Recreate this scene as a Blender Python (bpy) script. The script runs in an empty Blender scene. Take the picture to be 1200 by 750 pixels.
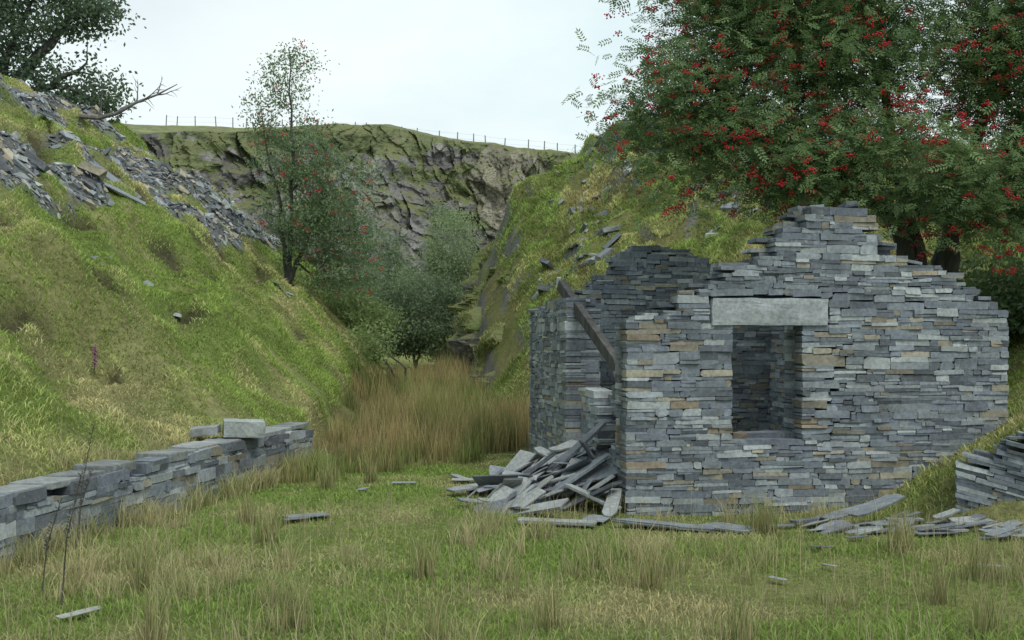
import bpy, math, random
import numpy as np
from mathutils import Vector, Matrix, Euler, Quaternion
rng=np.random.default_rng(7); random.seed(7)
SC=bpy.context.scene
COL=SC.collection
# ------------------------------------------------------------------ noise
def hsh(ix,iy,iz,seed):
    h=(ix*374761393+iy*668265263+iz*1274126177+seed*974634777)&0xffffffff
    h=((h^(h>>13))*1274126177)&0xffffffff
    h=h^(h>>16)
    return (h&0xffffff)/float(0xffffff)
def vn(x,y,z=0.0,seed=0,lin=False):
    x,y,z=np.broadcast_arrays(np.asarray(x,float),np.asarray(y,float),np.asarray(z,float))
    ix=np.floor(x).astype(np.int64);iy=np.floor(y).astype(np.int64);iz=np.floor(z).astype(np.int64)
    fx=x-ix;fy=y-iy;fz=z-iz
    if not lin: fx=fx*fx*(3-2*fx);fy=fy*fy*(3-2*fy);fz=fz*fz*(3-2*fz)
    r=0
    for a in (0,1):
        for b in (0,1):
            for c in (0,1):
                w=(fx if a else 1-fx)*(fy if b else 1-fy)*(fz if c else 1-fz)
                r=r+w*hsh(ix+a,iy+b,iz+c,seed)
    return r
def fbm(x,y,z=0.0,o=4,seed=0,lin=False):
    r=0;a=1;t=0;x=np.asarray(x,float);y=np.asarray(y,float);z=np.asarray(z,float)
    for i in range(o):
        r=r+a*(vn(x,y,z,seed+i*17,lin)*2-1);t+=a;a*=.5;x=x*2.03;y=y*2.03;z=z*2.03
    return r/t
def cell(x,y,seed=0,tilt=1.0):
    x=np.asarray(x,float);y=np.asarray(y,float)
    ix=np.floor(x).astype(np.int64);iy=np.floor(y).astype(np.int64)
    b1=np.full(x.shape,1e9);b2=np.full(x.shape,1e9);val=np.zeros(x.shape);cid=np.zeros(x.shape);z0=np.zeros_like(ix)
    for a in (-1,0,1):
        for b in (-1,0,1):
            cx=ix+a+hsh(ix+a,iy+b,z0,seed);cy=iy+b+hsh(ix+a,iy+b,z0+1,seed)
            d=(x-cx)**2+(y-cy)**2
            h=hsh(ix+a,iy+b,z0+2,seed);tx=hsh(ix+a,iy+b,z0+3,seed)-.5;ty=hsh(ix+a,iy+b,z0+4,seed)-.5
            v_=h-.5+tilt*((x-cx)*tx+(y-cy)*ty)
            m=d<b1;b2=np.where(m,b1,np.minimum(b2,d));val=np.where(m,v_,val);cid=np.where(m,h,cid);b1=np.where(m,d,b1)
    return val,cid,np.sqrt(b2)-np.sqrt(b1)
def sm(t):
    t=np.clip(t,0,1);return t*t*(3-2*t)
# ------------------------------------------------------------------ terrain
A0=np.array([1.07,10.12]);UU=np.array([.988,.156]);VV=np.array([-.156,.988])
def foot(x,y):
    a=(x-A0[0])*UU[0]+(y-A0[1])*UU[1];b=(x-A0[0])*VV[0]+(y-A0[1])*VV[1]
    return np.minimum(np.minimum(a,3.9-a),np.minimum(b,5.3-b))
def toeL(y): return np.interp(y,[-5,4.4,14.1,20,28,34,60],[-5.95,-4.30,-2.60,-2.9,-3.5,-4.2,-6])
def toeR(y): return np.interp(y,[-5,6,8.5,9.35,9.9,12,15,17,20,22,28,32,60],[7,6,5,3.75,3.4,3.6,3.8,2.2,.3,-.4,-1.2,-1.4,-1.4])
def Yc(x): return np.interp(x,[-60,-30,-22,-12,-6,5,12,30,60],[60,62,66,74,80,84,78,70,70])
def rimz(x): return np.interp(x,[-60,-22,-9,6,20,60],[13,14.0,16.8,15.8,14,12])
HOL=((-5.65,14.6,.26,.45),(-6.4,20.3,.30,.6),(-5.55,12.3,.22,.38),(-5.0,16.6,.2,.4),(-7.0,17.4,.26,.45),(-4.7,19.4,.2,.45),(-7.2,23.8,.3,.6),(-5.9,25.5,.25,.7),(-4.75,13.2,.16,.3),(-4.6,23,.2,.6))
def ledge(x,y,s):
    lg=np.abs(fbm(x*.75,y*.42,3.3,3,40))
    r=np.exp(-(lg/.06)**2)*sm((vn(x*.4,y*.4,0,44)-.42)*5)*sm((s-.8)/1.5)*sm((vn(x*2.5,y*2.0,0,47)-.25)*3)
    wx=x+.35*fbm(x*1.5,y*1.2,0,3,45);wy=y+.7*fbm(x*1.2,y*1.0,4,3,45)
    for (cx,cy,a,b) in HOL: r=np.maximum(r,np.exp(-(((wx-cx)/a)**2+((wy-cy)/b)**2)*1.2))
    return r
def H(x,y,detail=True):
    x=np.asarray(x,float);y=np.asarray(y,float)
    s=toeL(y)-x
    A=np.interp(s,[0,.34,.44,1.2,4.5,4.9,6.2,8,12,20,60],[0,0,.42,.80,3.35,3.75,4.5,6.2,9,11.5,14])
    B=np.interp(s,[0,.6,1.7,3.7,6.5,8,10,20,60],[0,1.2,2.6,4.4,6.2,7.0,7.7,9,10])
    t=np.clip((y-15)/16,0,1)
    hL=(A*(1-t)+B*t)*(1-.9*sm((y-33)/10))
    r=x-toeR(y)
    R1=np.interp(r,[0,1.5,3,6,20,60],[0,.83,1.6,2.6,4,5])
    R2=np.interp(r,[0,1,2.5,4.6,7,10,20,60],[0.0,1.1,2.3,3.5,4.7,5.2,5.5,6])
    R3=np.interp(r,[0,.35,1.4,2.7,3.9,5,7,10,20,60],[0,2.6,4.5,5.8,6.7,7.3,7.2,6.4,6.2,6])
    ta=np.clip((y-14)/8,0,1);tb=np.clip((y-23)/8,0,1)
    hR=(R1*(1-ta)+R2*ta)*(1-tb)+R3*tb
    hR=hR*(1-sm(foot(x,y)/.35))
    hR=hR+.30*np.exp(-(((x-4.75)/.55)**2+((y-9.55)/.4)**2))
    base=.75*sm((y-15)/20)+.03*fbm(x*.5,y*.5,0,3,5)
    heap=.28*np.exp(-(((x-.80)/.5)**2+((y-11.5)/.9)**2))-.09*np.exp(-(((x-2.0)/1.5)**2+((y-9.9)/.8)**2))
    z=base+hL+hR+heap
    if detail:
        mL=sm((s-.5)/1.5)*np.where(s>0,1,0);mR=sm(r/1.5)*(1-sm(foot(x,y)/.3))*sm((y-9)/6)
        n1=fbm(x*.5,y*.33,0,3,21);n2=fbm(x*1.2,y*.7,0,3,33)
        z=z+mL*(.55*n1+.42*n2)+mR*(.38*n1+.36*n2)
        z=z-.26*ledge(x,y,s)*mL
        tus=vn(x*3.1,y*2.2,0,46);z=z+mL*.17*sm((tus-.4)*3)*(y<34)+mR*.17*sm((tus-.4)*3)*(y<34)
        big=sm((y-24)/6)*sm(r/.5)
        z=z+big*.9*fbm(x*.5,y*.3,1.1,4,61)+ big*.35*np.abs(fbm(x*1.3,y*1.3,2.1,3,66))
        m2=sm((y-17)/4)*sm((r-.4)/.8)*(y<45)
        cv,_,_=cell(x*.75+.3*fbm(x,y,0,2,68),y*.42,67,1.2);z=z+m2*.42*cv*sm((vn(x*.3,y*.25,0,69)-.35)*5)
        z=z+.02*fbm(x*2.5,y*2.5,0,3,9)
    yc=Yc(x);rz=rimz(x)
    crest=np.interp(x,[-60,-33,-14,7,20,60],[21.6,21.5,20.8,18.6,17.2,15])
    q=np.clip((y-yc)/(100-yc),0,1)
    hill=rz+(crest-rz)*q**.9+.5*fbm(x*.08,y*.08,0,3,71)*sm(q*3)*(1-sm((y-85)/12))+.15*fbm(x*.5,y*.5,0,3,72)
    hill=hill-sm((y-101)/200)*16
    w=sm((y-yc)/1.5)
    return z*(1-w)+np.maximum(hill,z)*w
def Hf(x,y): return float(H(x,y))
# ------------------------------------------------------------------ mesh helper
def mk(name,V,F,mat,col=None,parent=None,origin=(0,0,0),smooth=False):
    V=np.asarray(V,dtype=np.float32).reshape(-1,3)-np.asarray(origin,dtype=np.float32)
    me=bpy.data.meshes.new(name)
    me.vertices.add(len(V));me.vertices.foreach_set('co',V.ravel())
    if isinstance(F,np.ndarray):
        k=F.shape[1];n=len(F);li=F.astype(np.int32).ravel();ls=np.arange(n,dtype=np.int32)*k
    else:
        n=len(F);lens=np.array([len(f) for f in F]);li=np.fromiter((i for f in F for i in f),dtype=np.int32)
        ls=np.concatenate([[0],np.cumsum(lens)[:-1]]).astype(np.int32)
    me.loops.add(len(li));me.loops.foreach_set('vertex_index',li)
    me.polygons.add(n);me.polygons.foreach_set('loop_start',ls)
    me.update(calc_edges=True);me.validate()
    if col is not None:
        col=np.asarray(col,dtype=np.float32).reshape(-1,3)
        c4=np.ones((len(V),4),dtype=np.float32);c4[:,:3]=col
        at=me.color_attributes.new('Col','FLOAT_COLOR','POINT');at.data.foreach_set('color',c4.ravel())
    nn=len(me.polygons)
    me.polygons.foreach_set('use_smooth',np.full(nn,bool(smooth)))
    if mat: me.materials.append(mat)
    ob=bpy.data.objects.new(name,me);COL.objects.link(ob)
    o=Vector(origin)
    if parent is not None:
        ob.parent=parent;ob.location=o-parent.location
    else: ob.location=o
    return ob
def empty(name,loc,label,cat,group=None):
    e=bpy.data.objects.new(name,None);e.location=loc;e.empty_display_size=.2;COL.objects.link(e)
    e["label"]=label;e["category"]=cat
    if group:e["group"]=group
    return e
def tag(o,label=None,cat=None,group=None,kind=None):
    if label:o["label"]=label
    if cat:o["category"]=cat
    if group:o["group"]=group
    if kind:o["kind"]=kind
    return o
# ------------------------------------------------------------------ materials
def newmat(name):
    m=bpy.data.materials.new(name);m.use_nodes=True;nt=m.node_tree
    for n in list(nt.nodes): nt.nodes.remove(n)
    out=nt.nodes.new('ShaderNodeOutputMaterial');return m,nt,out
def N(nt,t,**kw):
    n=nt.nodes.new(t)
    for k,v in kw.items(): setattr(n,k,v)
    return n
def noise(nt,co,scale,detail=6,rough=.6,mscale=None):
    if mscale:
        mp=N(nt,'ShaderNodeMapping');mp.inputs['Scale'].default_value=mscale;nt.links.new(co,mp.inputs[0]);co=mp.outputs[0]
    n=N(nt,'ShaderNodeTexNoise');n.inputs['Scale'].default_value=scale;n.inputs['Detail'].default_value=detail
    n.inputs['Roughness'].default_value=rough;nt.links.new(co,n.inputs['Vector']);return n.outputs['Fac']
def maprange(nt,v,a,b,c,d):
    m=N(nt,'ShaderNodeMapRange');nt.links.new(v,m.inputs[0])
    for i,x in enumerate((a,b,c,d)): m.inputs[i+1].default_value=x
    return m.outputs[0]
def mult(nt,colr,f):
    m=N(nt,'ShaderNodeVectorMath',operation='SCALE');nt.links.new(colr,m.inputs[0]);nt.links.new(f,m.inputs['Scale']);return m.outputs[0]
def mixc(nt,f,a,b):
    m=N(nt,'ShaderNodeMix',data_type='RGBA')
    nt.links.new(f,m.inputs[0])
    if isinstance(a,tuple): m.inputs[6].default_value=(*a,1)
    else: nt.links.new(a,m.inputs[6])
    if isinstance(b,tuple): m.inputs[7].default_value=(*b,1)
    else: nt.links.new(b,m.inputs[7])
    return m.outputs[2]
def stonemat(name,ledge=False,scale=1.0,lichen=.5,bstr=.5,bdist=.01,strata=True,lc=(.42,.45,.42),lt0=.42,lt1=.62):
    m,nt,out=newmat(name)
    p=N(nt,'ShaderNodeBsdfPrincipled');p.inputs['Roughness'].default_value=.8;p.inputs['Specular IOR Level'].default_value=.3
    at=N(nt,'ShaderNodeAttribute',attribute_name='Col');g=N(nt,'ShaderNodeNewGeometry')
    co=g.outputs['Position']
    n1=noise(nt,co,3*scale);n2=noise(nt,co,28*scale,8,.7);n3=noise(nt,co,9*scale,10,.75)
    c=mult(nt,at.outputs['Color'],maprange(nt,n1,.3,.7,.75,1.25))
    c=mult(nt,c,maprange(nt,n2,.25,.75,.55,1.45))
    if lichen>0:
        f=maprange(nt,n3,.56,.68,0,lichen);c=mixc(nt,f,c,lc)
        n4=noise(nt,co,5*scale,8,.7);f=maprange(nt,n4,.58,.72,0,lichen*.8);c=mixc(nt,f,c,(.15,.13,.08))
    if ledge:
        sp=N(nt,'ShaderNodeSeparateXYZ');nt.links.new(g.outputs['Normal'],sp.inputs[0])
        a=N(nt,'ShaderNodeMath',operation='ADD');nt.links.new(sp.outputs[2],a.inputs[0]);nt.links.new(maprange(nt,n1,.3,.7,-.25,.25),a.inputs[1])
        f=maprange(nt,a.outputs[0],lt0,lt1,0,1)
        gc=mixc(nt,maprange(nt,n3,.4,.6,0,1),(.11,.145,.045),(.16,.14,.07))
        c=mixc(nt,f,c,gc)
    nt.links.new(c,p.inputs['Base Color'])
    b=N(nt,'ShaderNodeBump');b.inputs['Strength'].default_value=bstr;b.inputs['Distance'].default_value=bdist
    if strata: h=noise(nt,co,7*scale,9,.75,(1,1,4))
    else: h=noise(nt,co,7*scale,9,.7)
    nt.links.new(h,b.inputs['Height']);nt.links.new(b.outputs[0],p.inputs['Normal'])
    nt.links.new(p.outputs[0],out.inputs[0]);return m
def leafmat(name,tr=.3,rough=.6,spec=.3):
    m,nt,out=newmat(name)
    at=N(nt,'ShaderNodeAttribute',attribute_name='Col')
    p=N(nt,'ShaderNodeBsdfPrincipled');p.inputs['Roughness'].default_value=rough;p.inputs['Specular IOR Level'].default_value=spec
    nt.links.new(at.outputs['Color'],p.inputs['Base Color'])
    if tr<=0:
        nt.links.new(p.outputs[0],out.inputs[0]);return m
    t=N(nt,'ShaderNodeBsdfTranslucent');nt.links.new(at.outputs['Color'],t.inputs[0])
    mx=N(nt,'ShaderNodeMixShader');mx.inputs[0].default_value=tr
    nt.links.new(p.outputs[0],mx.inputs[1]);nt.links.new(t.outputs[0],mx.inputs[2]);nt.links.new(mx.outputs[0],out.inputs[0]);return m
def barkmat(name,c1,c2):
    m,nt,out=newmat(name)
    p=N(nt,'ShaderNodeBsdfPrincipled');p.inputs['Roughness'].default_value=.9
    g=N(nt,'ShaderNodeNewGeometry');n=noise(nt,g.outputs['Position'],14,8,.7,(1,1,.3))
    c=mixc(nt,maprange(nt,n,.35,.65,0,1),c1,c2);nt.links.new(c,p.inputs['Base Color'])
    b=N(nt,'ShaderNodeBump');b.inputs['Strength'].default_value=.6;b.inputs['Distance'].default_value=.01
    nt.links.new(n,b.inputs['Height']);nt.links.new(b.outputs[0],p.inputs['Normal'])
    nt.links.new(p.outputs[0],out.inputs[0]);return m
M_stone=stonemat('slate_stone',bstr=.45,bdist=.008)
M_scree=stonemat('scree_stone',scale=.6,lichen=.35,bstr=.3)
M_cliff=stonemat('cliff_rock',ledge=True,scale=.35,lichen=.2,bstr=.6,bdist=.15,strata=False,lc=(.29,.28,.275),lt0=.34,lt1=.60)
M_spur=stonemat('spur_rock',ledge=True,scale=.7,lichen=.3,bstr=.8,bdist=.08,strata=False,lc=(.30,.31,.29),lt0=.2,lt1=.45)
M_leaf=leafmat('rowan_leaf',.45,.55,.3);M_grass=leafmat('grass_blade',.4,.7,.15);M_berry=leafmat('berry',.0,.35,.5);M_petal=leafmat('petal',.3)
M_bark=barkmat('bark',(.03,.027,.023),(.10,.095,.08));M_wood=barkmat('old_timber',(.035,.033,.032),(.11,.105,.10));M_dead=barkmat('dead_wood',(.09,.08,.075),(.2,.19,.18));M_post=barkmat('weathered_post',(.15,.15,.14),(.26,.25,.24))
def groundmat():
    m,nt,out=newmat('turf')
    p=N(nt,'ShaderNodeBsdfPrincipled');p.inputs['Roughness'].default_value=.95;p.inputs['Specular IOR Level'].default_value=.1
    at=N(nt,'ShaderNodeAttribute',attribute_name='Col');g=N(nt,'ShaderNodeNewGeometry');co=g.outputs['Position']
    c=mult(nt,at.outputs['Color'],maprange(nt,noise(nt,co,1.2,6,.65),.3,.7,.7,1.3))
    n2=noise(nt,co,14,8,.75);c=mult(nt,c,maprange(nt,n2,.25,.75,.4,1.6));nt.links.new(c,p.inputs['Base Color'])
    b=N(nt,'ShaderNodeBump');b.inputs['Strength'].default_value=.9;b.inputs['Distance'].default_value=.08
    nt.links.new(n2,b.inputs['Height']);nt.links.new(b.outputs[0],p.inputs['Normal']);nt.links.new(p.outputs[0],out.inputs[0]);return m
M_ground=groundmat()
# ------------------------------------------------------------------ ground sheet
def grow(a,b,s0,k):
    r=[a];s=s0
    while r[-1]<b: r.append(r[-1]+s);s*=k
    return np.array(r)
xr=np.arange(-12,9,.09);xs=np.concatenate([-(grow(12.15,320,.15,1.035))[::-1],xr,grow(9.05,320,.15,1.035)])
ys=np.concatenate([np.arange(-6,4,.5),np.arange(4,16,.1),np.arange(16,38,.14),np.arange(38,60,.5),np.arange(60,105,.7),grow(105,700,2,1.15)])
GX,GY=np.meshgrid(xs,ys);GZ=H(GX,GY)
nx,ny=len(xs),len(ys)
idx=np.arange(nx*ny).reshape(ny,nx)
F=np.stack([idx[:-1,:-1],idx[:-1,1:],idx[1:,1:],idx[1:,:-1]],-1).reshape(-1,4)
def scree_mask(x,y,z):
    s=toeL(y)-x
    thr=3.65+(y-16)*.03+.7*fbm(x*.5,y*.5,0,3,90)
    m=sm((z-thr)/.35)*(s>2)*(y<45)
    g=vn(x*.45,y*.35,0,95)*.5+.5*vn(x*1.3,y*1.0,0,96)
    return m*(1-.95*sm((g-.46)*6))
def gcolor(x,y,z,nz):
    n=vn(x*.6,y*.6,0,101)*.6+vn(x*2.2,y*2.2,0,102)*.4
    green=np.array([.16,.21,.055]);straw=np.array([.25,.235,.105]);earth=np.array([.055,.046,.03]);rock=np.array([.16,.163,.163])  # green and straw darkened to imitate shade among the grass blades
    k=sm((n-.38)*3.2)[...,None]
    c=green*(1-k*.8)+straw*k*.8
    s=toeL(y)-x
    rb=(sm((y-12)/2)*sm((s<0.4)*1.)*(1-sm((y-30)/4)))[...,None]
    c=c*(1-rb*.6)+np.array([.13,.115,.05])*rb*.6
    e=(sm(ledge(x,y,s)*1.5)*(y<40))[...,None]
    c=c*(1-e*.8)+earth*e*.8
    st=(sm((.50-nz)/.10)*(y>17)*(x>-2)*(y<60)*.8)[...,None];c=c*(1-st)+rock*(.6+.8*n[...,None])*st
    sc=scree_mask(x,y,z)[...,None];c=c*(1-sc)+rock*.85*sc
    far=sm((y-62)/10)[...,None];hn=sm((vn(x*.12,y*.12,0,110)*.6+vn(x*.5,y*.5,0,111)*.4-.42)*6)[...,None]
    c=c*(1-far)+(np.array([.20,.25,.10])*(1-hn*.6)+np.array([.17,.15,.09])*hn*.6)*far
    inside=(foot(x,y)>0)[...,None];c=np.where(inside,earth,c)
    return c
gy,gx=np.gradient(GZ,ys,xs);NZ=1/np.sqrt(1+gx**2+gy**2)
GC=gcolor(GX,GY,GZ,NZ)
g=mk('ground',np.stack([GX,GY,GZ],-1).reshape(-1,3),F,M_ground,GC.reshape(-1,3),smooth=True)
tag(g,"rough green and straw valley floor with grassy spoil banks","ground",kind="structure")
# ------------------------------------------------------------------ quarry cliff
nu,nv=760,300
u=np.linspace(-40,22,nu);v=np.linspace(0,1,nv);U,Vv=np.meshgrid(u,v)
top=rimz(U)+.55+.2*fbm(U*.5,U*0,0,3,219);Z=-1+(top+1)*Vv
Y=Yc(U)-1.6-5.5*(1-Vv)**1.0
wu=U+.9*fbm(U*.35,Z*.35,0,3,220)+.28*Z;wz=Z+.9*fbm(U*.35,Z*.35,7,3,221)-.2*U
b1=fbm(U*.10,Z*.10,0,3,201)
c1_,i1,e1=cell(wu*.32,wz*.2,231,1.2);c2_,i2,e2=cell(wu*1.0,wz*.55,232,1.2);c3_,i3,e3=cell(wu*2.6,wz*1.6,233,1.2)
fc=fbm(wu*.6,wz*.45,3,5,250,True);b4=fbm(U*3.0,Z*3.0,0,3,204,True)
fade=sm((1-Vv)*10)
Y=Y-(2.6*b1+.85*c1_+.5*c2_+.26*c3_+1.5*fc+.2*b4)*(.12+.88*fade)
Y=np.minimum(Y,Yc(U)-.1)+3.2*sm((Vv-.955)/.045)
X=U+.3*fbm(U*.7,Z*.7,9,3,208)
rk=np.array([.205,.193,.198]);tn=np.array([.30,.265,.23]);dk=np.array([.11,.103,.107])
a=sm((i1*.5+vn(U*.16,Z*.2,0,211)*.5-.62)*5)[...,None]
d_=sm((.34-i2)*4+.8*fbm(U*.5,Z*.9,0,4,212))[...,None]
C=(rk*(1-a)+tn*a)*(.78+.44*i3[...,None])*(.8+.4*i2[...,None]);C=C*(1-.6*d_)+dk*.6*d_
C=C*(1-.3*np.exp(-(np.minimum(e1*2,e2)/.05)**2))[...,None]
hv=sm((fbm(U*.45,Z*.8,0,5,215)*1.0+.6*(Vv-.80)+.42*sm((U+6)/6)*sm((Vv-.5)*4)+.02)*5)[...,None]
hv=hv*(1-.8*a)
C=C*(1-hv)+(np.array([.135,.155,.07]))*(.6+.6*i3[...,None])*hv
idc=np.arange(nu*nv).reshape(nv,nu)
Fc=np.stack([idc[:-1,:-1],idc[:-1,1:],idc[1:,1:],idc[1:,:-1]],-1).reshape(-1,4)
c=mk('cliff',np.stack([X,Y,Z],-1).reshape(-1,3),Fc,M_cliff,C.reshape(-1,3))
tag(c,"broken slate quarry face with heathery ledges","cliff",kind="structure")
# nearer rock face at the edge of the spur
nu,nv=260,120
pth=np.array([[-.2,23.4],[-.55,24.6],[-.95,26.3],[-1.35,28.8],[-1.6,32],[-1.3,36],[-.2,41]]);tt=np.linspace(0,6,nu)
px_=np.interp(tt,range(7),pth[:,0]);py_=np.interp(tt,range(7),pth[:,1])
tx=np.gradient(px_);ty=np.gradient(py_);L_=np.hypot(tx,ty);k5=np.ones(61)/61
inx=np.convolve(np.pad(ty/L_,30,'edge'),k5,'valid');iny=np.convolve(np.pad(-tx/L_,30,'edge'),k5,'valid')
topz=H(px_+inx*1.5,py_+iny*1.5,False)+.0;arc=np.cumsum(L_)
v=np.linspace(0,1,nv);Tm,Vm=np.meshgrid(np.arange(nu),v)
Zs=-.2+(topz[Tm]+.2)*Vm;ar=arc[Tm]
dep=-.15+1.8*Vm**1.4
fade=sm((1-Vm)*5);fe_=sm(np.minimum(Tm,nu-1-Tm)/30)
war=ar+.4*fbm(ar*.8,Zs*.8,0,3,247)+.35*Zs;wzs=Zs+.4*fbm(ar*.8,Zs*.8,5,3,248)-.2*ar
k1,j1,q1=cell(war*.9,wzs*.6,241,1.2);k2_,j2,q2=cell(war*2.6,wzs*2.0,242,1.2);b4=fbm(ar*1.3,Zs*1.2,0,4,243,True)
dep=dep-(.6*k1+.25*k2_+.9*b4+.15)*(.2+.8*fade)*fe_+(1-fe_)*.8
Xs=px_[Tm]+inx[Tm]*dep;Ysp=py_[Tm]+iny[Tm]*dep
C=np.array([.17,.165,.16])*(.65+.6*j2[...,None])*(1-.4*np.exp(-(np.minimum(q1*1.5,q2)/.06)**2))[...,None]
hv=sm((fbm(ar*.9,Zs*1.0,0,5,245)*1.3+.9*(Vm-.26))*4)[...,None];C=C*(1-hv)+np.array([.16,.20,.07])*(.7+.5*j2[...,None])*hv
idc=np.arange(nu*nv).reshape(nv,nu);Fc=np.stack([idc[:-1,:-1],idc[:-1,1:],idc[1:,1:],idc[1:,:-1]],-1).reshape(-1,4)
RFV=np.stack([Xs,Ysp,Zs],-1).reshape(-1,3);RFH=hv.ravel()
c=mk('rock_face',RFV,Fc,M_spur,C.reshape(-1,3))
tag(c,"dark mossy rock face at the edge of the valley","rock face",kind="structure")
# ------------------------------------------------------------------ stone walls
PAL=[((.18,.203,.228),28),((.24,.263,.278),24),((.33,.355,.355),14),((.12,.132,.148),14),((.15,.17,.20),17),((.30,.275,.215),4),((.24,.22,.175),7),((.26,.215,.16),2)]
pc=[p[0] for p in PAL];pw=[p[1] for p in PAL]
def scol():
    c=np.array(random.choices(pc,pw)[0])*random.uniform(.83,1.18)
    return c
class MB:
    def __init__(s): s.V=[];s.F=[];s.C=[]
def stone(mb,P,s0,s1,z0,z1,d0,d1,col,q_=1.0):
    w=s1-s0;h=z1-z0;j=lambda a:random.uniform(-a,a)
    c=min(w,h)*.04;e=min(w,h)*random.uniform(.2,.5)
    tilt=j(.025)*w
    def cr(): return random.choice((c,c,c,c*2,e))
    a1,a2,a3,a4=cr(),cr(),cr(),cr()
    q=[(s0+a1,z0+j(.05*h)),((s0+s1)/2+j(.3*w),z0+j(.06*h)),(s1-a2,z0+j(.05*h)),(s1+j(.002),z0+a2*.7),(s1+j(.008),z1-a3*.7),(s1-a3,z1+j(.08*h)),((s0+s1)/2+j(.3*w),z1+j(.08*h)),(s0+a4,z1+j(.08*h)),(s0+j(.008),z1-a4*.7),(s0+j(.002),z0+a1*.7)]
    q=[(a,b+tilt*((a-s0)/w-.5)) for a,b in q]
    cx=(s0+s1)/2;cz=(z0+z1)/2;i=len(mb.V);n=10
    dsk=j(.015)*q_;dz=j(.009)*q_
    for (a,b) in q: mb.V.append(P(a,d1,b))
    for (a,b) in q: mb.V.append(P(a,d0+dsk*(a-cx)/w+dz*(b-cz)/h+j(.001),b))
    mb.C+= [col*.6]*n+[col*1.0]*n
    for k in range(n):
        k2=(k+1)%n
        mb.F.append((i+k,i+k2,i+n+k2,i+n+k))
    mb.F.append(tuple(i+n+k for k in range(n)));mb.F.append(tuple(i+k for k in range(n))[::-1])
def rectpoly():
    pts=[]
    for (sx,sy) in ((-1,-1),(1,-1),(1,1),(-1,1)):
        x=.5*sx*random.uniform(.86,1);y=.5*sy*random.uniform(.82,1)
        if random.random()<.45:
            cx_=random.uniform(.06,.28);cy_=random.uniform(.06,.35)
            p1=(x-sx*cx_,y);p2=(x,y-sy*cy_)
            pts+= [p2,p1] if sx*sy>0 else [p1,p2]
        else: pts.append((x,y))
    return pts
def slabbox(mb,M,lx,ly,lz,col):
    pts=[(a*lx,b*ly) for a,b in rectpoly()];n=len(pts);i=len(mb.V)
    for zz,sc in ((-.5,.99),(.4,1),(.5,.99)):
        for (a,b) in pts: mb.V.append(tuple(M@Vector((a*sc,b*sc,zz*lz))))
    mb.C+=[col*.8]*n+[col*.95]*n+[col]*n
    for l in (0,1):
        for k in range(n):
            k2=(k+1)%n;mb.F.append((i+l*n+k,i+l*n+k2,i+(l+1)*n+k2,i+(l+1)*n+k))
    mb.F.append(tuple(i+2*n+k for k in range(n)));mb.F.append(tuple(i+k for k in range(n))[::-1])
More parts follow.
